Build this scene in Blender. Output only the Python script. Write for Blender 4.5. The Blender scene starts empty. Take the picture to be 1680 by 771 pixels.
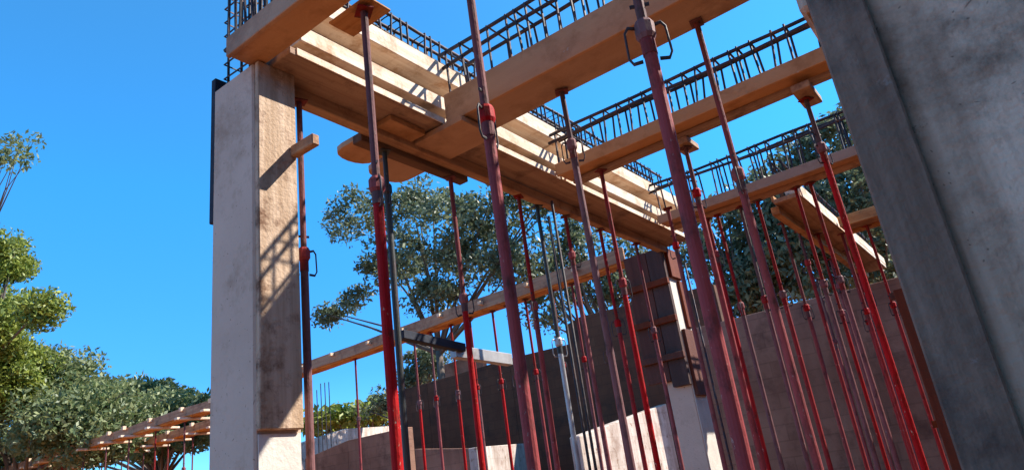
import bpy, bmesh, math, random
import numpy as np
from mathutils import Vector, Matrix
random.seed(7); rng = np.random.default_rng(7)
C = bpy.context.scene.collection
R = math.radians
# ------------------------------------------------------------------ camera
H = 1.9            # metres between the lens and the soffit of the formwork
EYE = 1.5
CR = Vector((0.785584, 0.604485, -0.132122)); CU = Vector((0.307390, -0.195952, 0.931190)); CD = Vector((-0.537001, 0.772140, 0.339750)); CF = 1136.52
cam = bpy.data.cameras.new('camera'); co = bpy.data.objects.new('camera', cam); C.objects.link(co)
co.matrix_world = Matrix(((CR.x, CU.x, -CD.x, 0), (CR.y, CU.y, -CD.y, 0), (CR.z, CU.z, -CD.z, EYE), (0, 0, 0, 1)))
cam.sensor_width = 36; cam.lens = CF/1680*36; cam.clip_end = 2000; cam.clip_start = 0.05
S = bpy.context.scene; S.camera = co
# ------------------------------------------------------------------ sky, sun, exposure
SUN = Vector((.770, .787, 1.0)).normalized()
el = math.asin(SUN.z); rot = math.atan2(SUN.x, SUN.y)
w = bpy.data.worlds.new('World'); S.world = w; w.use_nodes = True
nt = w.node_tree; nt.nodes.clear()
sky = nt.nodes.new('ShaderNodeTexSky'); sky.sky_type = 'NISHITA'; sky.sun_disc = False
sky.sun_elevation = el; sky.sun_rotation = rot; sky.air_density = 1.0; sky.dust_density = 0.1; sky.ozone_density = 1.5
mul = nt.nodes.new('ShaderNodeMix'); mul.data_type = 'RGBA'; mul.blend_type = 'MULTIPLY'; mul.inputs[0].default_value = 1
gc = nt.nodes.new('ShaderNodeTexCoord'); sx = nt.nodes.new('ShaderNodeSeparateXYZ'); rp = nt.nodes.new('ShaderNodeValToRGB')
for p_, c_ in ((.18, (.15, .52, .97, 1)), (.42, (.17, .75, 1.13, 1)), (.64, (.25, .80, 1.08, 1)), (.80, (.34, .40, .43, 1))):
    e_ = rp.color_ramp.elements.new(p_); e_.color = c_
rp.color_ramp.elements[0].color = (.26, .60, .86, 1); rp.color_ramp.elements[-1].color = (.34, .34, .33, 1)
nt.links.new(gc.outputs['Generated'], sx.inputs[0]); nt.links.new(sx.outputs[2], rp.inputs[0]); nt.links.new(rp.outputs[0], mul.inputs[7])
bg = nt.nodes.new('ShaderNodeBackground'); bg.inputs[1].default_value = 0.15
wo = nt.nodes.new('ShaderNodeOutputWorld')
nt.links.new(sky.outputs[0], mul.inputs[6]); nt.links.new(mul.outputs[2], bg.inputs[0]); nt.links.new(bg.outputs[0], wo.inputs[0])
sl = bpy.data.lights.new('sun', 'SUN'); sl.energy = 5.0; sl.angle = R(0.5); sl.color = (1, .93, .84)
so = bpy.data.objects.new('sun', sl); C.objects.link(so); so.rotation_euler = SUN.to_track_quat('Z', 'Y').to_euler()
S.view_settings.view_transform = 'Standard'; S.view_settings.look = 'None'
S.view_settings.exposure = 0.98; S.view_settings.gamma = 1; S.view_settings.use_curve_mapping = False
S.cycles.max_bounces = 8; S.cycles.diffuse_bounces = 5

# ------------------------------------------------------------------ materials
def mat(name, c1, c2=None, scale=(6, 6, 6), rough=.8, bump=.15, detail=6, c3=None, metal=0, lo=.35, hi=.65, fine=60, grain=0, spec=.3, splash=None, pores=0, blocks=0, vary=0):
    m = bpy.data.materials.new(name); m.use_nodes = True; t = m.node_tree; N = t.nodes; L = t.links
    b = N['Principled BSDF']; b.inputs['Roughness'].default_value = rough; b.inputs['Metallic'].default_value = metal
    b.inputs['Specular IOR Level'].default_value = spec
    tc = N.new('ShaderNodeTexCoord'); mp = N.new('ShaderNodeMapping'); mp.inputs['Scale'].default_value = scale
    L.new(tc.outputs['Object'], mp.inputs[0])
    n = N.new('ShaderNodeTexNoise'); n.inputs['Scale'].default_value = 1; n.inputs['Detail'].default_value = detail; n.inputs['Roughness'].default_value = .6
    L.new(mp.outputs[0], n.inputs[0])
    cr = N.new('ShaderNodeValToRGB'); e = cr.color_ramp.elements
    e[0].position = lo; e[1].position = hi; e[0].color = (*c1, 1); e[1].color = (*(c2 or c1), 1)
    L.new(n.outputs[0], cr.inputs[0]); col = cr.outputs[0]
    if c3:                                                      # blotches: dirt, rust, damp
        n2 = N.new('ShaderNodeTexNoise'); n2.inputs['Scale'].default_value = grain or 2.2; n2.inputs['Detail'].default_value = 8; n2.inputs['Roughness'].default_value = .7
        L.new(tc.outputs['Object'], n2.inputs[0])
        c = N.new('ShaderNodeValToRGB'); c.color_ramp.elements[0].position = .5; c.color_ramp.elements[1].position = .68
        L.new(n2.outputs[0], c.inputs[0])
        mx = N.new('ShaderNodeMix'); mx.data_type = 'RGBA'; L.new(c.outputs[0], mx.inputs[0]); L.new(col, mx.inputs[6]); mx.inputs[7].default_value = (*c3, 1)
        col = mx.outputs[2]
    if splash:                                                  # cement splashes, bare metal, nail heads
        v = N.new('ShaderNodeTexNoise'); v.inputs['Scale'].default_value = splash[0]; v.inputs['Detail'].default_value = 10; v.inputs['Roughness'].default_value = .75
        L.new(tc.outputs['Object'], v.inputs[0]); c = N.new('ShaderNodeValToRGB'); c.color_ramp.elements[0].position = splash[1]; c.color_ramp.elements[1].position = splash[1]+.04
        L.new(v.outputs[0], c.inputs[0]); mx = N.new('ShaderNodeMix'); mx.data_type = 'RGBA'; L.new(c.outputs[0], mx.inputs[0]); L.new(col, mx.inputs[6]); mx.inputs[7].default_value = (*splash[2], 1); col = mx.outputs[2]
    if pores:
        v = N.new('ShaderNodeTexVoronoi'); v.inputs['Scale'].default_value = pores
        nw = N.new('ShaderNodeTexNoise'); nw.inputs['Scale'].default_value = 3; nw.inputs['Detail'].default_value = 3; L.new(tc.outputs['Object'], nw.inputs[0])
        ng = N.new('ShaderNodeVectorMath'); ng.operation = 'MULTIPLY_ADD'; L.new(nw.outputs['Color'], ng.inputs[0]); ng.inputs[1].default_value = (.5, .5, .5); L.new(tc.outputs['Object'], ng.inputs[2]); L.new(ng.outputs[0], v.inputs['Vector'])
        c = N.new('ShaderNodeValToRGB'); c.color_ramp.elements[0].position = .05; c.color_ramp.elements[1].position = .13; c.color_ramp.elements[0].color = (.5, .47, .45, 1)
        L.new(v.outputs['Distance'], c.inputs[0]); mx = N.new('ShaderNodeMix'); mx.data_type = 'RGBA'; mx.blend_type = 'MULTIPLY'; mx.inputs[0].default_value = 1; L.new(col, mx.inputs[6]); L.new(c.outputs[0], mx.inputs[7]); col = mx.outputs[2]
    if blocks:                                                  # courses of blocks with mortar joints
        sp = N.new('ShaderNodeSeparateXYZ'); L.new(tc.outputs['Object'], sp.inputs[0]); a1 = N.new('ShaderNodeMath'); L.new(sp.outputs[0], a1.inputs[0]); L.new(sp.outputs[1], a1.inputs[1])
        cb = N.new('ShaderNodeCombineXYZ'); L.new(a1.outputs[0], cb.inputs[0]); L.new(sp.outputs[2], cb.inputs[1])
        bk = N.new('ShaderNodeTexBrick'); L.new(cb.outputs[0], bk.inputs['Vector']); bk.inputs['Scale'].default_value = 1; bk.inputs['Brick Width'].default_value = .4; bk.inputs['Row Height'].default_value = .2
        bk.inputs['Mortar Size'].default_value = .009; bk.inputs['Color1'].default_value = (1, 1, 1, 1); bk.inputs['Color2'].default_value = (.74, .72, .70, 1); bk.inputs['Mortar'].default_value = (.62, .6, .58, 1)
        mx = N.new('ShaderNodeMix'); mx.data_type = 'RGBA'; mx.blend_type = 'MULTIPLY'; mx.inputs[0].default_value = blocks; L.new(col, mx.inputs[6]); L.new(bk.outputs['Color'], mx.inputs[7]); col = mx.outputs[2]
    if vary:                                                    # each piece its own tone
        oi = N.new('ShaderNodeObjectInfo'); mr = N.new('ShaderNodeMapRange'); mr.inputs['To Min'].default_value = 1-vary; mr.inputs['To Max'].default_value = 1+vary*.5
        L.new(oi.outputs['Random'], mr.inputs[0]); hs = N.new('ShaderNodeHueSaturation'); L.new(mr.outputs[0], hs.inputs['Value']); L.new(mr.outputs[0], hs.inputs['Saturation']); L.new(col, hs.inputs['Color']); col = hs.outputs[0]
    L.new(col, b.inputs['Base Color'])
    if bump:
        n3 = N.new('ShaderNodeTexNoise'); n3.inputs['Scale'].default_value = fine; n3.inputs['Detail'].default_value = 5
        L.new(tc.outputs['Object'], n3.inputs[0])
        ad = N.new('ShaderNodeMath'); ad.operation = 'ADD'; L.new(n3.outputs[0], ad.inputs[0]); L.new(n.outputs[0], ad.inputs[1])
        bp = N.new('ShaderNodeBump'); bp.inputs['Strength'].default_value = bump; bp.inputs['Distance'].default_value = .01
        L.new(ad.outputs[0], bp.inputs['Height']); L.new(bp.outputs[0], b.inputs['Normal'])
    return m
W1, W2, W3 = (.45, .19, .06), (.56, .28, .10), (.24, .09, .03)
M = dict(
    wood_x=mat('wood_x', W1, W2, (.9, 30, 30), c3=W3, bump=.4, lo=.42, hi=.58, splash=(14, .66, (.40, .33, .27)), vary=.35, grain=5), wood_y=mat('wood_y', W1, W2, (30, .9, 30), c3=W3, bump=.4, lo=.42, hi=.58, splash=(14, .66, (.40, .33, .27)), vary=.35, grain=5),
    ply=mat('plywood', (.44, .235, .12), (.52, .30, .165), (1.5, 7, 7), c3=(.30, .145, .065), bump=.2, rough=.6, splash=(9, .64, (.40, .34, .28)), vary=.25, grain=3),
    pale_x=mat('pale_wood_x', (.66, .45, .28), (.78, .58, .40), (1.5, 30, 30), c3=(.45, .27, .14), bump=.3),
    pale_y=mat('pale_wood_y', (.74, .54, .37), (.84, .68, .52), (30, 1.5, 30), c3=(.52, .30, .16), bump=.3, grain=7, splash=(30, .66, (.22, .12, .07)), vary=.15, lo=.4, hi=.6),
    plank_z=mat('weathered_plank', (.40, .27, .17), (.55, .40, .28), (22, 22, 1.5), c3=(.17, .085, .045), bump=.5, grain=9, splash=(22, .62, (.12, .06, .04)), lo=.4, hi=.6),
    brown_z=mat('brown_form_plank', (.11, .028, .016), (.16, .048, .027), (20, 20, 1.2), c3=(.09, .035, .02), bump=.4, vary=.4, splash=(12, .66, (.2, .15, .12))),
    corner=mat('dark_corner_board', (.16, .10, .068), (.30, .20, .145), (22, 22, 1.2), c3=(.05, .035, .03), bump=.5, splash=(10, .62, (.26, .2, .17))),
    shade_form=mat('shade_toned_form_board', (.13, .06, .03), (.20, .10, .05), (18, 1.2, 18), c3=(.09, .04, .02), bump=.3),  # backing board, shade between the battens put into its colour
    dark_wood=mat('dark_wood', (.10, .05, .03), (.17, .09, .05), (18, 2, 18), bump=.3),
    black_wood=mat('black_painted_timber', (.015, .02, .035), (.03, .035, .05), (18, 2, 18), bump=.3),
    concrete=mat('concrete', (.56, .42, .32), (.64, .49, .38), (3, 3, 3), c3=(.42, .29, .20), bump=.35, grain=5, pores=30, splash=(6, .67, (.26, .19, .15))),
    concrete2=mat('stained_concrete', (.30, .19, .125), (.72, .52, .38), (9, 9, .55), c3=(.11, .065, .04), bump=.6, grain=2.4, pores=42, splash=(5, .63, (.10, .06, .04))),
    lit_conc=mat('lit_concrete', (.60, .54, .47), (.70, .64, .57), (3, 3, 1), c3=(.45, .42, .38), bump=.3),  # paler copy of the concrete, sunlight put into the colour of sunlit faces
    rebar=mat('rebar_steel', (.03, .03, .045), (.06, .05, .055), (9, 9, 9), c3=(.16, .06, .03), rough=.6, bump=.2, metal=.2, vary=.5, grain=14),
    red=mat('red_painted_steel', (.29, .006, .008), (.38, .010, .011), (8, 8, 2), c3=(.12, .018, .012), rough=.68, bump=.2, grain=9, spec=.22, splash=(24, .63, (.40, .30, .25)), vary=.45),
    rust=mat('rusty_red_tube', (.17, .010, .012), (.25, .02, .018), (9, 9, 3), c3=(.10, .035, .02), rough=.75, bump=.25, grain=12, splash=(26, .64, (.34, .28, .24)), vary=.5),
    dark=mat('dark_green_steel', (.02, .03, .025), (.05, .05, .05), (9, 9, 2), c3=(.10, .03, .03), rough=.5, bump=.15),
    galv=mat('galvanised_steel', (.34, .33, .33), (.48, .47, .46), (9, 9, 2), c3=(.22, .19, .18), rough=.45, bump=.1, metal=.4),
    earth=mat('red_earth', (.26, .10, .04), (.34, .145, .06), (.5, .5, .5), c3=(.22, .085, .035), bump=.6, fine=8, grain=.3),
    wall_grey=mat('render_grey', (.25, .12, .075), (.36, .19, .125), (1.2, 1.2, .7), c3=(.15, .07, .045), bump=.5, grain=2.3, lo=.4, hi=.6, blocks=.6, splash=(3, .6, (.22, .125, .09))),
    wall_shade_tone=mat('wall_shade_tone', (.10, .040, .020), (.14, .062, .032), (1.2, 1.2, .6), c3=(.05, .028, .018), bump=.4, blocks=.7, grain=2, splash=(4, .62, (.15, .08, .05))),  # dark colour stands in for the shadow on the rear wall
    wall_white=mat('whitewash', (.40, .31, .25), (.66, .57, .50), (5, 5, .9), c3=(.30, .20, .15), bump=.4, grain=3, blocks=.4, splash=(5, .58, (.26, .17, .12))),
    bark=mat('bark', (.10, .075, .055), (.17, .13, .10), (8, 8, 2), bump=.6),
)
def leaf_mat(name, a, b):
    m = bpy.data.materials.new(name); m.use_nodes = True; t = m.node_tree; N = t.nodes; L = t.links
    p = N['Principled BSDF']; p.inputs['Roughness'].default_value = .5
    g = N.new('ShaderNodeNewGeometry'); cr = N.new('ShaderNodeValToRGB'); e = cr.color_ramp.elements
    e[0].color = (*a, 1); e[1].color = (*b, 1); L.new(g.outputs['Random Per Island'], cr.inputs[0]); L.new(cr.outputs[0], p.inputs['Base Color'])
    tr = N.new('ShaderNodeBsdfTranslucent'); L.new(cr.outputs[0], tr.inputs[0])
    mx = N.new('ShaderNodeMixShader'); mx.inputs[0].default_value = .35; L.new(p.outputs[0], mx.inputs[1]); L.new(tr.outputs[0], mx.inputs[2])
    L.new(mx.outputs[0], N['Material Output'].inputs[0]); return m
M['leaf_bright'] = leaf_mat('leaf_bright', (.08, .14, .02), (.36, .40, .07))
M['leaf_mid'] = leaf_mat('leaf_mid', (.06, .11, .035), (.28, .31, .13))
M['leaf_dark'] = leaf_mat('leaf_dark', (.045, .075, .04), (.22, .26, .14))

# ------------------------------------------------------------------ helpers
def Pw(x, y, z): return Vector((x*H, y*H, EYE + z*H))            # survey units -> metres
def at(px, py, Y):                                              # point on the vertical plane y = Y (survey units)
    v = CD + CR*((px-840)/CF) + CU*((385.5-py)/CF); return Vector(v)*(Y/v.y)
class MB:
    def __init__(s): s.v = []; s.f = []
    def box(s, a, b, chamfer=0.0):
        (x0, y0, z0), (x1, y1, z1) = [min(p, q) for p, q in zip(a, b)], [max(p, q) for p, q in zip(a, b)]
        n = len(s.v)
        s.v += [(x0,y0,z0),(x1,y0,z0),(x1,y1,z0),(x0,y1,z0),(x0,y0,z1),(x1,y0,z1),(x1,y1,z1),(x0,y1,z1)]
        s.f += [tuple(n+i for i in q) for q in ((0,3,2,1),(4,5,6,7),(0,1,5,4),(1,2,6,5),(2,3,7,6),(3,0,4,7))]; return s
    def prism(s, poly, z0, z1):
        n = len(s.v); k = len(poly)
        s.v += [(x, y, z0) for x, y in poly] + [(x, y, z1) for x, y in poly]
        s.f += [tuple(n+i for i in range(k))[::-1], tuple(n+k+i for i in range(k))] + [(n+i, n+(i+1) % k, n+k+(i+1) % k, n+k+i) for i in range(k)]; return s
    def tube(s, pts, r, seg=8, closed=False, cap=True):
        pts = [Vector(p) for p in pts]; n = len(pts); rr = r if isinstance(r, (list, tuple)) else [r]*n
        base = len(s.v); up = None
        for i, p in enumerate(pts):
            a = pts[(i-1) % n] if (closed or i > 0) else p; b = pts[(i+1) % n] if (closed or i < n-1) else p
            d = (b-a).normalized()
            if up is None: up = Vector((0, 0, 1)) if abs(d.z) < .9 else Vector((1, 0, 0))
            x = d.cross(up).normalized(); y = x.cross(d).normalized(); up = y
            for k in range(seg):
                t = 2*math.pi*k/seg; q = p + (x*math.cos(t) + y*math.sin(t))*rr[i]; s.v.append(tuple(q))
        m = n if closed else n-1
        for i in range(m):
            for k in range(seg):
                a0 = base+i*seg; b0 = base+((i+1) % n)*seg
                s.f.append((a0+k, a0+(k+1) % seg, b0+(k+1) % seg, b0+k))
        if cap and not closed:
            s.f.append(tuple(base+k for k in range(seg))[::-1]); s.f.append(tuple(base+(n-1)*seg+k for k in range(seg)))
        return s
    def build(s, name, m, parent=None, off=(0, 0, 0), bevel=0, smooth=False, wob=0):
        me = bpy.data.meshes.new(name); o3 = Vector(off)
        me.from_pydata([tuple(Vector(v)-o3) for v in s.v], [], s.f); me.validate()
        bm = bmesh.new(); bm.from_mesh(me); bmesh.ops.recalc_face_normals(bm, faces=bm.faces)
        if bevel: bmesh.ops.bevel(bm, geom=list(bm.edges), offset=bevel, segments=1, affect='EDGES')
        if wob:                                                 # hand-sawn boards are never quite straight
            le = max(max(v.co[i] for v in bm.verts)-min(v.co[i] for v in bm.verts) for i in range(3))
            ax = max(range(3), key=lambda i: max(v.co[i] for v in bm.verts)-min(v.co[i] for v in bm.verts))
            es = [e for e in bm.edges if abs((e.verts[0].co-e.verts[1].co)[ax]) > .5*le]
            bmesh.ops.subdivide_edges(bm, edges=es, cuts=max(3, int(le/.3)), use_grid_fill=False)
            ph = [random.uniform(0, 9) for _ in range(4)]
            for v in bm.verts:
                t = v.co[ax]
                v.co[(ax+1) % 3] += wob*math.sin(t*1.7+ph[0]) + wob*.5*math.sin(t*4.3+ph[1])
                v.co[(ax+2) % 3] += wob*math.sin(t*1.4+ph[2]) + wob*.5*math.sin(t*5.1+ph[3])
        bm.to_mesh(me); bm.free()
        if smooth:
            for p in me.polygons: p.use_smooth = True
        me.materials.append(m); o = bpy.data.objects.new(name, me); C.objects.link(o)
        if parent: o.parent = parent
        else: o.location = o3
        return o
def tag(o, label=None, cat=None, group=None, kind=None):
    for k, v in (('label', label), ('category', cat), ('group', group), ('kind', kind)):
        if v: o[k] = v
    return o
def thing(name, label, cat, loc=(0, 0, 0), rz=0, group=None):
    o = bpy.data.objects.new(name, None); C.objects.link(o); o.location = loc; o.rotation_euler = (0, 0, rz); o.empty_display_size = .1
    return tag(o, label, cat, group)
def kids(o): return [c for c in o.children]
def copy_thing(o, parent=None, ch=None):
    c = o.copy(); C.objects.link(c)
    if parent: c.parent = parent
    for k in ch[o.name] if ch else kids(o): copy_thing(k, c)
    return c
def ubox(a, b): return MB().box(Pw(*a), Pw(*b))

# ------------------------------------------------------------------ ground
g = MB(); g.v = [(-400, -400, 0), (400, -400, 0), (400, 400, 0), (-400, 400, 0)]; g.f = [(0, 1, 2, 3)]
tag(g.build('ground', M['earth']), kind='structure')

# ------------------------------------------------------------------ beam formwork along X (the rising beams)
def form_x(label, x0, x1, y0, y1, zs, ztop, ends=0, wood='ply', ledger=True):
    """soffit board y0..y1 with a side board on the near face up to ztop"""
    t = thing('beam_formwork', label, 'formwork', Pw(x1, (y0+y1)/2, zs), 0, 'formwork of the cross beams'); o = t.location
    yy = y0
    ubox((x0, yy+.0125, zs), (x1, y1, zs+.013)).build('soffit_board', M[wood], t, o, .003, wob=.003)
    ubox((x0, yy, zs-.004), (x1, yy+.0115, ztop)).build('side_board', M[wood], t, o, .003, wob=.002)
    if ledger: ubox((x0+.02, y1-.03, zs-.018), (x1-.02, y1+.004, zs-.001)).build('ledger', M['wood_x'], t, o, .004, wob=.004)
    return t
F0 = form_x('first brown formwork above the front column, running out of frame at the top', -1.235, .45, .745, .83, 1.002, 1.050, ledger=False)
F1 = form_x('widest smooth tan beam formwork crossing the picture from its plank tails to the top', -1.118, .5, 1.36, 1.50, 1.0, 1.092, ledger=False)
F2 = form_x('middle cross beam formwork between the wide tan one and the farthest leafy one', -1.118, .35, 1.93, 2.03, 1.0, 1.043)
F3 = form_x('third cross beam formwork, rising in front of the trees to the blurred column', -1.118, .35, 2.74, 2.84, 1.0, 1.036)
F4 = form_x('short far cross beam formwork seen low beside the blurred column', -.56, .5, 3.66, 3.80, 1.0, 1.05, wood='wood_x')

# the long beam with the sunlit boards (runs along Y)
def form_y(label, xs, y0, y1, top=1.205, bat=((1.054, 1.098), (1.160, 1.216))):
    t = thing('beam_formwork', label, 'formwork', Pw(xs, y0, 1), 0, 'formwork of the long beams'); o = t.location
    ubox((xs-.115, y0, 1.0), (xs, y1, 1.020)).build('soffit_board', M['wood_y'], t, o, .003, wob=.002)
    ubox((xs-.082, y0+.02, 1.0215), (xs-.07, y1, top)).build('side_board', M['shade_form'], t, o, .002)
    ubox((xs-.125, y0+.02, 1.0215), (xs-.115, y1, top)).build('side_board', M['wood_y'], t, o, .002)
    n = max(1, round((y1-y0)/1.1)); L = (y1-y0)/n
    for z0, z1 in bat:
        for k in range(n):
            j = random.uniform(-.002, .002)
            ubox((xs-.0695, y0+.03+k*L+.004, z0+j), (xs+j*.6, y0+.03+(k+1)*L-.004, z1+j)).build('batten', M['pale_y'], t, o, .003, wob=.0035)
    for k in range(n): ubox((xs+.0006, y0+.01+k*L+random.uniform(0, .02), 1.001), (xs+.004, y0+(k+1)*L-random.uniform(.002, .03), 1.0205)).build('lit_edge_strip', M['pale_y'], t, o, .001)  # pale colour makes the soffit edge read as sunlit
    ubox((xs-.14, y0+.03, .962), (xs-.106, y1-.02, .999)).build('ledger', M['wood_y'], t, o, .004, wob=.003)
    return t
FB = form_y('long beam formwork with three bright sunlit edges receding from the front column', -1.13, .84, 3.10)
FC = form_y('short far beam formwork with a broken sunlit edge near the blurred column', -.57, 3.0, 4.95, 1.05, ((1.024, 1.07),))

# board tails that carry the wide beam and stick out to the left past the long beam
t = thing('board_pair', 'two tan board tails with rounded ends poking out left below the long beam', 'boards', Pw(-1.45, 1.35, .985)); o = t.location
def tail(y0, y1, x0, x1, z0, z1):
    a, b = Pw(x0, y0, 0), Pw(x1, y1, 0); r_ = .05; ym = (a.y+b.y)/2; w_ = (b.y-a.y)/2
    poly = [(b.x, a.y), (b.x, b.y)] + [(a.x + .10 - .10*math.sin(q)**.8 if q < 1.5708 else a.x+.10-.10*math.sin(math.pi-q)**.8, ym + w_*math.cos(q)) for q in np.linspace(0, math.pi, 9)]
    return MB().prism(poly, EYE+z0*H, EYE+z1*H)
tail(1.20, 1.335, -1.44, -1.18, .980, .9975).build('board', M['ply'], t, o, .003)
tail(1.345, 1.50, -1.47, -1.05, .974, .9920).build('board', M['ply'], t, o, .003)

tag(ubox((-1.305, 1.17, .945), (-1.268, 1.62, .9725)).build('timber_joist', M['dark_wood'], None, Pw(-1.29, 1.4, .95), .004),
    'short dark joist carried by two props under the board tails', 'joist')
tag(ubox((-.985, .835, .9935), (-.862, .905, 1.0005)).build('head_board', M['wood_x'], None, Pw(-.9, .87, .99), .004),
    'short head board with a sunlit end at the very top of the picture', 'board')
tag(ubox((-.315, 1.96, .957), (-.262, 2.10, .979)).build('head_board', M['wood_y'], None, Pw(-.3, 2.05, .96), .004),
    'stubby head board on the prop left of the blurred column', 'board')
tag(ubox((-.71, 1.99, .957), (-.655, 2.085, .979)).build('head_board', M['wood_y'], None, Pw(-.68, 2.05, .96), .004),
    'stubby head board under the middle cross beam, right of the long handled prop', 'board')

# ------------------------------------------------------------------ rebar cages
def cage(label, axis, a0, a1, c0, c1, z0, z1, step, jitter=.3, group='rebar cages'):
    """axis 'x' or 'y'; a = along, c = across (survey units)"""
    P3 = (lambda a, c, z: Pw(a, c, z)) if axis == 'x' else (lambda a, c, z: Pw(c, a, z))
    t = thing('rebar_cage', label, 'rebar cage', P3(a0, c0, z0), 0, group); o = t.location
    def sag(a): return .004*math.sin(a*5.1)+.003*math.sin(a*11)
    for c in (c0, c1):
        for z in (z0, z1, (z1*.82+z0*.18)):
            if z not in (z0, z1) and c == c1: continue
            q = random.uniform(0, 6)
            n = max(2, int((a1-a0)/.12))
            MB().tube([P3(a0+(a1-a0)*i/n, c, z+sag(a0+(a1-a0)*i/n+q)) for i in range(n+1)], .011, 6).build('longitudinal_bar', M['rebar'], t, o, smooth=True)
    a = a0+.03
    while a < a1-.02:
        l = [random.uniform(-.012, .012) for _ in range(2)]; e = .004
        MB().tube([P3(a+l[0], c0-e, z0-e), P3(a+l[1], c0-e, z1+e), P3(a+l[1], c1+e, z1+e), P3(a+l[0], c1+e, z0-e)], .0072, 5, closed=True).build('stirrup', M['rebar'], t, o)
        a += step*random.uniform(1-jitter*1.6, 1+jitter*1.6)
    return t
cage('dark rebar cage rising over the wide tan beam at top centre', 'x', -1.14, .4, 1.385, 1.475, 1.02, 1.245, .062)
cage('dark rebar cage over the middle cross beam', 'x', -1.14, .3, 1.95, 2.01, 1.02, 1.165, .055)
cage('dark rebar cage over the third cross beam, seen against sky and treetops', 'x', -1.14, .3, 2.76, 2.82, 1.02, 1.19, .055)
cage('dense dark rebar cage in the top left corner above the first beam', 'x', -1.27, .2, .765, .81, 1.05, 1.235, .028)
cage('long dark rebar cage along the beam with the sunlit boards', 'y', .87, 3.08, -1.236, -1.19, 1.225, 1.355, .045)
cage('far rebar cage over the short beam near the blurred column', 'y', 3.02, 4.9, -.655, -.62, 1.03, 1.2, .09)
# starter bars of the front column
t = thing('starter_bars', 'upright bars and ties standing out of the top of the front column', 'rebar cage', Pw(-1.3, .85, 1.0), 0, 'rebar cages'); o = t.location
for x in (-1.355, -1.30, -1.245):
    for y in (.825, .885):
        MB().tube([Pw(x, y, .9), Pw(x+random.uniform(-.006, .006), y, 1.42)], .0068, 6).build('upright_bar', M['rebar'], t, o, smooth=True)
for k in range(9):
    z = 1.035+k*.042; j = random.uniform(-.006, .006)
    MB().tube([Pw(-1.362, .818, z), Pw(-1.238, .818, z+j), Pw(-1.238, .892, z+j), Pw(-1.362, .892, z)], .0045, 5, closed=True).build('tie', M['rebar'], t, o)

# ------------------------------------------------------------------ columns
def column(label, x0, x1, y0, y1, ztop, m, seams=(), zb=-.7895):
    t = thing('concrete_column', label, 'column', Pw((x0+x1)/2, (y0+y1)/2, zb)); o = t.location
    mb = MB(); a, b = Pw(x0, y0, zb), Pw(x1, y1, ztop)
    zs = [a.z] + [EYE+s*H for s in seams] + [b.z]
    for i in range(len(zs)-1):
        j = .012 if i % 2 else 0
        mb.box((a.x-j, a.y-j, zs[i]+(.002 if i else 0)), (b.x+j, b.y+j, zs[i+1]-.002))
    mb.build('shaft', m, t, o, .008)
    return t
c = column('pale grey front column with a weathered plank still on its sunlit side', -1.375, -1.215, .80, .908, 1.0, M['concrete'])
o = c.location
# formwork left on the column
p = MB(); 
pl = [(Pw(-1.2138, .802, z), Pw(-1.2138, .906, z)) for z in (.167, .3, .45, .6, .75, .87, .999)]
ubox((-1.2142, .803, .167), (-1.199, .903, 1.0)).build('side_plank', M['plank_z'], c, o, .004, wob=.002)['label'] = 'weathered pale plank on the sunlit face'
ubox((-1.394, .803, .655), (-1.3762, .90, 1.04)).build('side_plank', M['black_wood'], c, o, .003)['label'] = 'thin dark plank edge on the left face'
ubox((-1.2145, .806, -.78), (-1.2115, .902, .160)).build('face', M['lit_conc'], c, o)['label'] = 'smooth concrete below the plank, coloured pale as sunlit'
MB().box(Pw(-1.1985, .885, .775), Pw(-1.118, .905, .802)).build('peg', M['wood_x'], c, o, .004)['label'] = 'short timber stub sticking out of the plank'

c = column('far column still wrapped in dark brown form planks down to mid height', -1.385, -1.255, 3.05, 3.19, .99, M['concrete']); o = c.location
ubox((-1.455, 3.02, .36), (-1.335, 3.048, .985)).build('form_plank', M['brown_z'], c, o, .004)
ubox((-1.333, 3.02, .33), (-1.25, 3.048, .985)).build('form_plank', M['brown_z'], c, o, .004)
ubox((-1.2535, 3.06, .28), (-1.235, 3.18, .585)).build('form_plank', M['brown_z'], c, o, .004)
ubox((-1.2535, 3.055, .84), (-1.235, 3.185, .985)).build('form_plank', M['brown_z'], c, o, .004)
ubox((-1.2535, 3.13, .60), (-1.238, 3.185, .83)).build('form_plank', M['brown_z'], c, o, .004)
ubox((-1.2545, 3.052, -.78), (-1.252, 3.188, .98)).build('face', M['lit_conc'], c, o)['label'] = 'side of the column coloured pale as sunlit'
for z in (.45, .62, .8):
    ubox((-1.47, 2.995, z), (-1.24, 3.019, z+.03)).build('clamp', M['brown_z'], c, o, .004)

# the huge near column on the right
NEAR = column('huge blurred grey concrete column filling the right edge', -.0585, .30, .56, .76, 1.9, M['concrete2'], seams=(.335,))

ubox((-.0575, .5525, -.7895), (-.018, .5595, 1.2)).build('corner_board', M['corner'], NEAR, NEAR.location, .003, wob=.002)['label'] = 'dark brown corner board'
for x_, z_ in ((.02, .05), (.02, .55), (.17, .05), (.17, .55), (.02, .9)):
    a_ = Pw(x_, .5605, z_); MB().tube([a_, a_+Vector((0, -.004, 0))], [.013, .012], 12).build('tie_hole_plug', M['dark_wood'], NEAR, NEAR.location)
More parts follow.
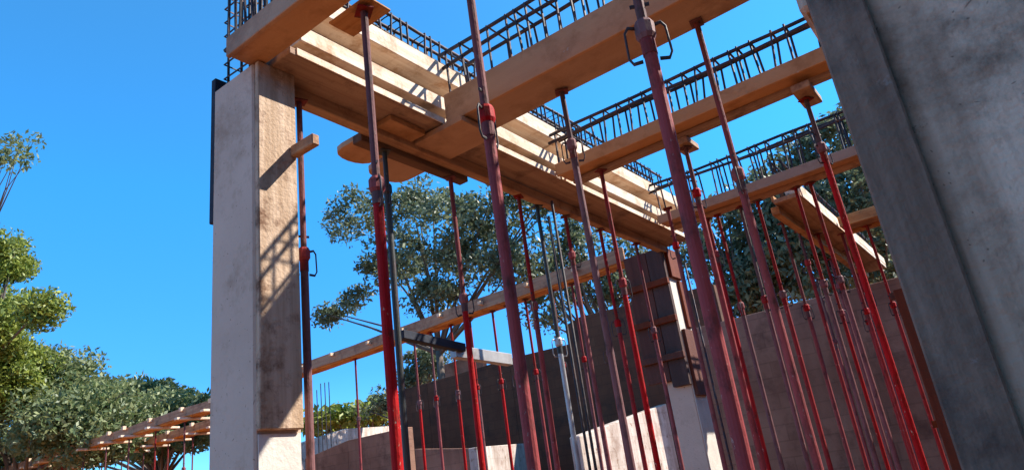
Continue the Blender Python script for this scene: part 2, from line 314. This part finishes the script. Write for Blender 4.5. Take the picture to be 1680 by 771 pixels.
# upright starter bars beside the far column and the pale prop
for lab, x_, y_, n_, z0_, z1_ in (('bundle of dark upright bars beside the brown wrapped column', -1.16, 3.0, 5, -.78, .93), ('pair of dark upright bars behind the thick centre prop', -1.20, 1.96, 2, -.78, .95)):
    t = thing('starter_bars', lab, 'rebar', Pw(x_, y_, z0_), 0, 'rebar cages')
    for k in range(n_):
        q = random.uniform(-.012, .012); MB().tube([Pw(x_+k*.028, y_+q, z0_), Pw(x_+k*.028+q*.5, y_, (z0_+z1_)/2), Pw(x_+k*.028+q, y_-q, z1_-random.uniform(0, .08))], .009, 6).build('upright_bar', M['rebar'], t, t.location, smooth=True)

# ------------------------------------------------------------------ props
HEAD = EYE + .9725*H
def make_prop(label, collar, body, inner, top=HEAD):
    t = thing('steel_prop', label, 'steel prop')
    MB().box((-.065, -.065, 0), (.065, .065, .008)).build('base_plate', M[inner], t)
    MB().tube([(0, 0, .008), (0, 0, collar-.06)], .030, 14).build('outer_tube', M[body], t, smooth=False)
    MB().tube([(0, 0, collar-.06), (0, 0, collar+.03)], .0335, 14).build('threaded_sleeve', M[inner], t)
    cn = MB().tube([(0, 0, collar-.012), (0, 0, collar), (0, 0, collar+.035), (0, 0, collar+.047)], [.036, .047, .047, .036], 10).build('collar_nut', M[body], t)
    for s in (-1, 1):
        MB().tube([(s*.04, 0, collar+.03), (s*.075, 0, collar+.036), (s*.092, 0, collar+.02), (s*.096, 0, collar-.06), (s*.08, 0, collar-.078), (s*.038, 0, collar-.075)], .0058, 6).build('handle', M['rebar' if body != 'galv' else 'galv'], cn, smooth=True)
    MB().tube([(0, 0, collar+.02), (0, 0, top-.006)], .0238, 12).build('inner_tube', M[inner], t)
    MB().tube([(-.045, 0, collar+.10), (.045, 0, collar+.10)], .006, 6).build('pin', M['rebar'], t)
    MB().box((-.06, -.05, top-.006), (.06, .05, top)).build('head_plate', M[inner], t)
    return t
protos = {'red': make_prop('', 2.56, 'red', 'rust'), 'high': make_prop('', 3.02, 'red', 'rust'),
          'dark': make_prop('', 3.10, 'dark', 'dark'), 'pale': make_prop('', 2.35, 'galv', 'dark')}
bpy.context.view_layer.update()
used = set()
def prop(kind, x, y, label, group, rz=None, top=None, tilt=None, thick=.56):
    src = protos[kind]
    if kind in used:
        o = src.copy(); C.objects.link(o)
        for k in src.children:
            d = k.copy(); C.objects.link(d); d.parent = o
            for q in k.children:
                e = q.copy(); C.objects.link(e); e.parent = d
    else: o = src; used.add(kind)
    o.location = (x*H, y*H, 0)
    tx = random.uniform(-.5, .5) if tilt is None else tilt
    o.rotation_euler = (R(tx)*.6, R(random.uniform(-.5, .5))*.6, R(random.uniform(0, 180)) if rz is None else R(rz))
    o.scale = (thick, thick, (top or HEAD)/HEAD)
    tag(o, label, 'steel prop', group); return o
G1 = 'props under the long sunlit beam'; ordn = ['first', 'second', 'third', 'fourth', 'fifth', 'sixth', 'seventh', 'eighth', 'ninth']
T1 = EYE+.96*H
prop('red', -1.232, .94, 'red prop standing right beside the front column', G1, 70, T1)
prop('dark', -1.287, 1.26, 'dark green prop with a looped handle, just right of the nearest tall red prop', G1, 150, EYE+.944*H)
prop('red', -1.287, 1.55, 'red prop under the far end of the short dark joist', G1, 20, EYE+.944*H)
prop('red', -1.265, 1.88, 'red prop under the long beam just behind the thick centre prop', G1, None, T1)
prop('pale', -1.27, 2.02, 'thin prop pale grey below and black above, centre of the picture', G1, None, T1)
prop('high', -1.265, 2.21, 'sixth prop along the long beam, right of the pale grey one', G1, None, T1)
prop('red', -1.262, 2.47, 'seventh prop along the long beam, before the brown wrapped column', G1, None, T1)
prop('red', -1.258, 2.78, 'last prop along the long beam, against the brown wrapped column', G1, None, T1)
G2 = 'tall near props under the first beam'
prop('red', -.885, .85, 'tall near red prop left of centre, with its looped collar level with the board tails', G2, 150, EYE+.985*H, 0, .64)
prop('red', -.592, .822, 'thick near red prop crossing the picture centre in front of the wide tan beam', G2, 100, EYE+.995*H, 0, .60)
prop('red', -.300, .822, 'thickest near red prop with square handle loops on both sides of its collar', G2, 28, EYE+.995*H, 0, .60)
G3 = 'props under the wide tan beam'
prop('high', -.785, 1.475, 'red prop meeting the lower edge of the wide tan beam at centre', G3, 30, EYE+.995*H)
prop('red', -.387, 1.475, 'red prop meeting the wide tan beam right of the square handle loops', G3, 100, EYE+.995*H)
G4 = 'props under the middle cross beam'
prop('high', -.683, 2.03, 'red prop under a stubby head board, just right of the thickest near prop', G4, 60, EYE+.955*H)
prop('high', -.290, 2.03, 'red prop under the stubby head board beside the blurred column', G4, 60, EYE+.955*H)
prop('red', -.98, 1.99, 'red prop in the middle cross beam row nearest the long beam', G4, 60, EYE+.981*H)
G5 = 'props under the third cross beam'
for i, (px, d) in enumerate(((1203, 'left of the twin pair beyond the far column'), (1232, 'right of the twin pair beyond the far column'), (1296, 'alone before the grey wall'), (1440, 'nearest of the crowd'), (1255, 'low, right of the thickest near prop'), (1330, 'left of the grey wall middle'), (1405, 'second nearest of the crowd'))):
    P = at(px, 650, 2.83); prop('red' if i != 1 else 'high', P.x, 2.83, 'red prop %s' % d[:90], G5, None, EYE+.981*H)
for px, Y, d in ((1150, 2.55, 'left one'), (1181, 3.0, 'right one')):
    P = at(px, 600, Y); prop('high', P.x, Y, 'red prop before the sunlit side of the far column, %s' % d, 'loose props by the far column', None, EYE+.98*H)
G6 = 'crowded far props before the grey wall'
far = [(1365, 3.25), (1388, 3.45), (1395, 4.6), (1421, 3.6), (1428, 4.2), (1462, 4.1), (1468, 3.73), (1473, 4.7), (1482, 3.3), (1515, 3.73)]
far = far[:12]
far.sort()
for i, (px, Y) in enumerate(far):
    P = at(px, 650, Y); prop(('red', 'high', 'red')[i % 3], P.x, Y, 'thin red prop before grey wall, %s from the left there' % (ordn+['tenth', 'eleventh', 'twelfth'])[i], G6, None, EYE+.981*H)

# ------------------------------------------------------------------ rear beam with props, and its run on the left
t = thing('beam_formwork', 'low far beam formwork crossing behind the props with small sunlit pegs', 'formwork', Pw(-1.45, 3.05, .98), 0); o = t.location
a, b = Pw(-1.45, 3.02, .975), Pw(-4.95, 3.20, .975)
def slant(x0, x1, yoff, dy, z0, z1):
    f = lambda x: 3.02+(-1.45-x)*.0514
    mb = MB(); A, B = Pw(x0, f(x0)+yoff, z0), Pw(x1, f(x1)+yoff, z0); 
    n = Vector((-(B-A).y, (B-A).x, 0)).normalized(); n = n if n.y > 0 else -n; n = n*dy*H
    q = [A, B, B+n, A+n]; return MB().prism([(v.x, v.y) for v in q], EYE+z0*H, EYE+z1*H)
slant(-1.45, -5.0, 0, .014, .982, 1.052).build('side_board', M['wood_x'], t, o, .003, wob=.006)
slant(-1.45, -5.0, .016, .09, .975, .990).build('soffit_board', M['wood_x'], t, o, .003, wob=.006)
def peg(x, y, z, par, off, s=.02):
    ubox((x, y-.035, z), (x+s, y-.003, z+s)).build('peg', M['pale_x'], par, off, .002)
fy = lambda x: 3.02+(-1.45-x)*.0514
x = -1.75
while x > -4.9:
    peg(x, fy(x), 1.0+random.uniform(0, .02), t, o); x -= random.uniform(.30, .42)
G7 = 'props under the low far beam'
for i, (px, d) in enumerate(((568, 'nearest the front column'), (676, 'hard beside the dark green prop'), (742, 'just below the black brace'), (818, 'left of the thick centre prop'), (880, 'behind the pale grey one'), (1005, 'left of the brown wrapped column'), (705, 'right of the dark green prop'), (776, 'right of the joist prop'), (846, 'hard against the thick centre prop'), (925, 'right of the pale grey one'), (962, 'second left of the brown wrapped column'))):
    P = at(px, 600, 3.12); prop('red', P.x, fy(P.x)+.06, 'slim red prop under the low far beam, %s' % d, G7, None, EYE+.972*H)
# left run: two parallel beams on props
for r_, (yy, x0, x1, lab) in enumerate(((3.25, -5.45, -10.5, 'near timber beam of the deck left of the front column, dotted with sunlit pegs'), (3.85, -6.4, -12.0, 'rear timber beam of the deck left of the front column, partly behind the near one'))):
    t = thing('beam_formwork', lab, 'formwork', Pw(x0, yy, .97), 0, 'deck beams on the left'); o = t.location
    ubox((x1, yy, .955), (x0, yy+.015, 1.03)).build('side_board', M['wood_x'], t, o, .003, wob=.008)
    ubox((x1, yy+.016, .945), (x0, yy+.13, .962)).build('soffit_board', M['wood_x'], t, o, .003, wob=.008)
    x = x0-.1
    while x > x1+.1:
        ubox((x, yy-.10, .925), (x+.05, yy+.2, .9435)).build('joist', M['pale_y'], t, o, .003)
        peg(x+random.uniform(-.1, .1), yy, .99+random.uniform(0, .02), t, o, .035); x -= random.uniform(.40, .52)
    n = 0; x = x0-.12
    while x > x1+.2 and n < 8:
        prop('red', x, yy+.06, '%s prop from the front column under the %s left deck beam' % (ordn[n], ('near', 'rear')[r_]), 'props of the left deck', None, EYE+.925*H); x -= .5; n += 1

# black and pale brace planks
t = tag(MB().prism([(-1.33*H, 1.31*H), (-1.305*H, 1.31*H), (-1.305*H, 1.56*H), (-1.33*H, 1.56*H)], EYE+.402*H, EYE+.426*H).build('brace_plank', M['black_wood'], None, Pw(-1.32, 1.43, .4), .003, wob=.003), 'black level brace plank between the props', 'plank')
t.rotation_euler = (R(-4), 0, 0)
tag(ubox((-1.344, 1.53, .372), (-1.318, 1.80, .408)).build('brace_plank', M['galv'], None, Pw(-1.32, 1.66, .38), .003), 'pale grey level brace plank continuing the black one', 'plank').rotation_euler = (R(-2), 0, 0)

# ------------------------------------------------------------------ walls behind
def wall(label, pts, th, m, name='boundary_wall', cap=None, group=None):
    """pts: (x, y, ztop) in survey units along the face, thickness behind"""
    t = thing(name, label, 'wall', Pw(pts[0][0], pts[0][1], -.7895), 0, group); o = t.location
    mb = MB()
    for (x0, y0, z0), (x1, y1, z1) in zip(pts, pts[1:]):
        A, B = Pw(x0, y0, z0), Pw(x1, y1, z1); n = Vector((-(B-A).y, (B-A).x, 0)).normalized()*th
        if n.y < 0: n = -n
        k = len(mb.v); q = [A, B, B+n, A+n]
        mb.v += [(v.x, v.y, 0) for v in q] + [tuple(v) for v in q]
        mb.f += [tuple(k+i for i in f) for f in ((0,3,2,1),(4,5,6,7),(0,1,5,4),(1,2,6,5),(2,3,7,6),(3,0,4,7))]
    mb.build('wall_face', M[m], t, o, .01)
    if cap:
        A, B = Pw(*pts[0]), Pw(*pts[-1])
    return t
def U(px, py, Y): p = at(px, py, Y); return (p.x, p.y, p.z)
a = U(1130, 540, 5.0); b = U(1700, 425, 5.0)
wall('long grey mauve rendered wall in shade behind crowded props at right, plus added light-blocking return', [(a[0], 5.0, .94), (2.3, 5.0, .93), (2.3, 4.8, 2.4), (2.32, -4.0, 2.4)], .2, 'wall_grey')  # unseen right-hand return, added and raised to block sky light
wall('shadow-toned rear wall under the low far beam, right portion with the higher top', [U(930, 532, 6.6), U(952, 519, 6.6), U(1170, 466, 6.6)], .25, 'wall_shade_tone')
wall('shadow-toned rear wall behind the props at centre, left portion', [U(655, 640, 6.8), U(700, 628, 6.8), U(835, 588, 6.8), U(950, 560, 6.8)], .25, 'wall_shade_tone')
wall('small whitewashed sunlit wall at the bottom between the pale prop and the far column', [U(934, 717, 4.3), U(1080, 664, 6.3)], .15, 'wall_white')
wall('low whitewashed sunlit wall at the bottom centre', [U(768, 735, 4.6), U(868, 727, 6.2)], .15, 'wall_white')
wall('low brownish block wall at the bottom under the shadow-toned rear wall', [U(680, 736, 4.7), U(775, 735, 4.7)], .15, 'wall_grey')
wall('low mauve wall at the bottom behind the first red prop', [U(500, 752, 5.0), U(570, 722, 5.0), U(668, 700, 5.0)], .15, 'wall_grey')
wall('sunlit cream wall showing above the low mauve wall', [U(440, 742, 5.2), U(560, 704, 6.9), U(660, 698, 9.2)], .15, 'wall_white')
wall('pale grey house gable showing between brace and dark wall', [U(722, 600, 8.8), U(790, 578, 8.8)], .2, 'wall_grey')
t = thing('form_panel', 'big dark brown timber form panel standing between the crowded props and the blurred column', 'panel', Pw(.1, 3.4, -.7895)); o = t.location
pa = U(1462, 470, 3.4)
for k in range(4):
    x_ = pa[0]+k*.2; ubox((x_+.001, 3.4, -.7895), (x_+.199, 3.418, pa[2]-.01+random.uniform(-.012, .012))).build('plank', M['brown_z'], t, o, .003)
for z in (-.5, 0.0, .55): ubox((pa[0]-.02, 3.419, z), (pa[0]+.82, 3.445, z+.03)).build('batten', M['brown_z'], t, o, .003)
# starter bars far away behind the mauve wall
t = thing('starter_bars', 'thin far upright bars against the sky right of the front column', 'rebar cage', Pw(-5.9, 5.6, .3), 0, 'rebar cages'); o = t.location
for px in (524, 531, 538, 545):
    A = at(px, 760, 5.6); B = at(px-3, 632+random.uniform(-8, 8), 5.6)
    MB().tube([Pw(A.x, 5.6, A.z), Pw(A.x, 5.6, B.z)], .012, 5).build('upright_bar', M['rebar'], t, o)

# ------------------------------------------------------------------ trees
def leaves(clumps, size, spread):
    """clumps: (centre Vector, radius, count); returns vertex and face arrays of kite-shaped folded leaves"""
    V = []; n0 = 0
    cs = []
    for c, r_, n in clumps:
        d = rng.normal(size=(n, 3)); d /= np.linalg.norm(d, axis=1)[:, None]; d *= (rng.random(n)**.45)[:, None]*r_
        d[:, 2] *= .75; cs.append(d+np.array(c))
    P = np.concatenate(cs); N = len(P)
    a = rng.normal(size=(N, 3)); a[:, 2] -= .3; a /= np.linalg.norm(a, axis=1)[:, None]
    b = rng.normal(size=(N, 3)); b -= (b*a).sum(1)[:, None]*a; b /= np.linalg.norm(b, axis=1)[:, None]
    s = size*rng.uniform(.45, 1.5, N)[:, None]
    v = np.stack([P-a*s, P+b*s*.42, P+a*s, P-b*s*.42], 1).reshape(-1, 3)
    f = np.arange(N*4).reshape(N, 4)
    return v, f
def tree(label, base, blobs, m, size, dens, lean=(0, 0), clump_r=.42, group='trees', limbs=26, trunk_r=.14, name='tree', fork_at=.62):
    base = Vector(base)
    t = thing(name, label, 'tree', base, 0, group)
    cl = []; cents = []
    for (c, r_, k) in blobs:
        c = Vector(c)
        for i in range(k):
            d = Vector(rng.normal(size=3)).normalized()*(rng.random()**.4)
            q = c+Vector((d.x*r_[0], d.y*r_[1], d.z*r_[2])); cl.append((q, clump_r*rng.uniform(.6, 1.3), int(dens*rng.uniform(.5, 1.3)))); cents.append(q)
    v, f = leaves(cl, size, 0)
    me = bpy.data.meshes.new('crown'); me.from_pydata((v-np.array(base)).tolist(), [], f.tolist()); me.materials.append(M[m])
    o = bpy.data.objects.new('crown', me); C.objects.link(o); o.parent = t
    zc = sum(c.z for c in cents)/len(cents); xc = sum((c for c in cents), Vector())/len(cents)
    fork = Vector((base.x*.4+xc.x*.6, base.y*.4+xc.y*.6, base.z+(zc-base.z)*fork_at))
    mb = MB(); mid = (base+fork)/2+Vector((.15, .1, 0))
    mb.tube([base-Vector((0, 0, .1)), mid, fork], [trunk_r*1.25, trunk_r, trunk_r*.75], 10)
    mb.build('trunk', M['bark'], t, base, smooth=True)
    lb = MB()
    for q in random.sample(cents, min(limbs, len(cents))):
        k = fork.lerp(q, .5)+Vector((rng.normal()*.15, rng.normal()*.15, .12+abs(q-fork)*.08 if False else .15))
        lb.tube([fork-Vector((0, 0, .1)), k, q, q+(q-k)*.25], [trunk_r*.5, trunk_r*.26, trunk_r*.12, trunk_r*.04], 6)
    lb.build('limb', M['bark'], t, base, smooth=True)
    return t
def TP(px, py, D):          # D = depth along y in metres
    p = at(px, py, D/H); return Vector((p.x*H, p.y*H, EYE+p.z*H))
def blob(px, py, D, rx, rz, k):
    if 12 < D < 17: rx *= 1.17; rz *= 1.17; D *= 1.17
    return (TP(px, py, D), (rx, rx, rz), k)
tree('bright green sunlit tree at the left edge, tallest of the left trees', TP(-60, 771, 5.2)*1 - Vector((0, 0, TP(-60, 771, 5.2).z)),
     [blob(-25, 415, 5.2, .9, .75, 50), blob(-80, 500, 5.2, 1.5, 1.2, 60), blob(10, 540, 5.2, .8, .6, 30), blob(75, 505, 5.2, .3, .25, 6), blob(-20, 610, 5.2, 1.2, .7, 50)], 'leaf_bright', .05, 420, clump_r=.42, group='trees on the left', limbs=30)
tree('thin branchy tree top showing at the left edge above the bright green tree', (-31, 8.4, 0),
     [blob(15, 245, 7.5, 1.0, .5, 9), blob(40, 262, 7.5, .5, .3, 4)], 'leaf_mid', .09, 60, group='trees on the left', limbs=9, trunk_r=.06, fork_at=.86)
tree('dusty grey green low tree filling the bottom left corner', (-19, 6.4, 0),
     [blob(30, 700, 6.5, 2.6, 1.1, 80), blob(140, 705, 6.5, 1.3, .7, 50), blob(70, 620, 6.5, 1.0, .5, 22)], 'leaf_mid', .058, 420, group='trees on the left', clump_r=.55)
tree('low dark bushy tree behind the left deck, nearest the front column', (-23, 13, 0),
     [blob(235, 655, 11.5, 1.4, .45, 32), blob(305, 676, 11.5, 1.1, .4, 26), blob(190, 665, 11.5, 1.7, .8, 36), blob(270, 700, 11.5, 2.3, .9, 40), blob(335, 690, 11.5, 1.6, .7, 24), blob(130, 720, 11.5, 2.4, .9, 40)], 'leaf_mid', .085, 300, group='trees on the left', clump_r=.6)
tree('large airy dark tree behind the props at centre', (-14.6, 15.6, 0),
     [blob(740, 400, 13.5, 1.9, 1.3, 52), blob(640, 430, 13.5, 1.0, .8, 22), blob(600, 360, 13.5, 1.2, .7, 14), blob(560, 345, 13.5, 1.0, .6, 9), blob(680, 330, 13.5, 1.3, .5, 18), blob(800, 340, 13.5, 1.0, .8, 20),
      blob(545, 510, 13.5, .5, .3, 7), blob(585, 490, 13.5, .6, .3, 7), blob(850, 420, 13.5, .8, .8, 16), blob(720, 480, 13.5, 1.0, .4, 12), blob(880, 330, 13.5, .8, .6, 14), blob(780, 440, 13.5, 1.6, .9, 12)], 'leaf_dark', .085, 125, clump_r=.55, group='trees behind the site', limbs=16)
tree('airy tree between the pale prop and the brown wrapped column', (-9, 18, 0),
     [blob(930, 440, 15.5, 1.0, 1.0, 20), blob(990, 450, 15.5, 1.0, 1.3, 22), blob(1030, 470, 15.5, .8, 1.2, 16), blob(900, 500, 15.5, .9, .6, 12), blob(940, 380, 15.5, .5, .4, 5)], 'leaf_dark', .085, 120, clump_r=.5, group='trees behind the site')
tree('dark tree behind the grey wall right of the brown wrapped column', (-5.3, 16.6, 0),
     [blob(1210, 400, 14, 1.1, 1.1, 34), blob(1200, 480, 14, 1.2, .9, 30), blob(1290, 440, 14, 1.3, 1.0, 40), blob(1260, 340, 14, .8, .6, 14)], 'leaf_dark', .085, 120, clump_r=.5, group='trees behind the site')
tree('dark tree with a yellowish top seen through the third rebar cage, beside the blurred column', (-1.9, 17.8, 0),
     [blob(1300, 275, 15, .7, .35, 12), blob(1400, 260, 15, 1.2, 1.1, 34), blob(1370, 350, 15, 1.6, .9, 44), blob(1440, 400, 15, 1.5, 1.1, 44), blob(1380, 205, 15, .5, .3, 7), blob(1350, 440, 15, 1.5, .8, 30)], 'leaf_dark', .085, 120, clump_r=.5, group='trees behind the site')
tree('small blue green tree low behind the black brace plank', (-18, 18, 0),
     [blob(700, 590, 15.5, .9, .6, 16), blob(690, 620, 15.5, .9, .5, 14), blob(620, 660, 15.5, .9, .3, 10)], 'leaf_dark', .085, 125, clump_r=.45, group='trees behind the site')
tree('far bright green bush above the cream wall at bottom', (-24, 22, 0),
     [blob(560, 690, 22, 2.5, .35, 26), blob(610, 672, 22, 1.5, .4, 14)], 'leaf_bright', .16, 110, clump_r=.6, group='trees behind the site')
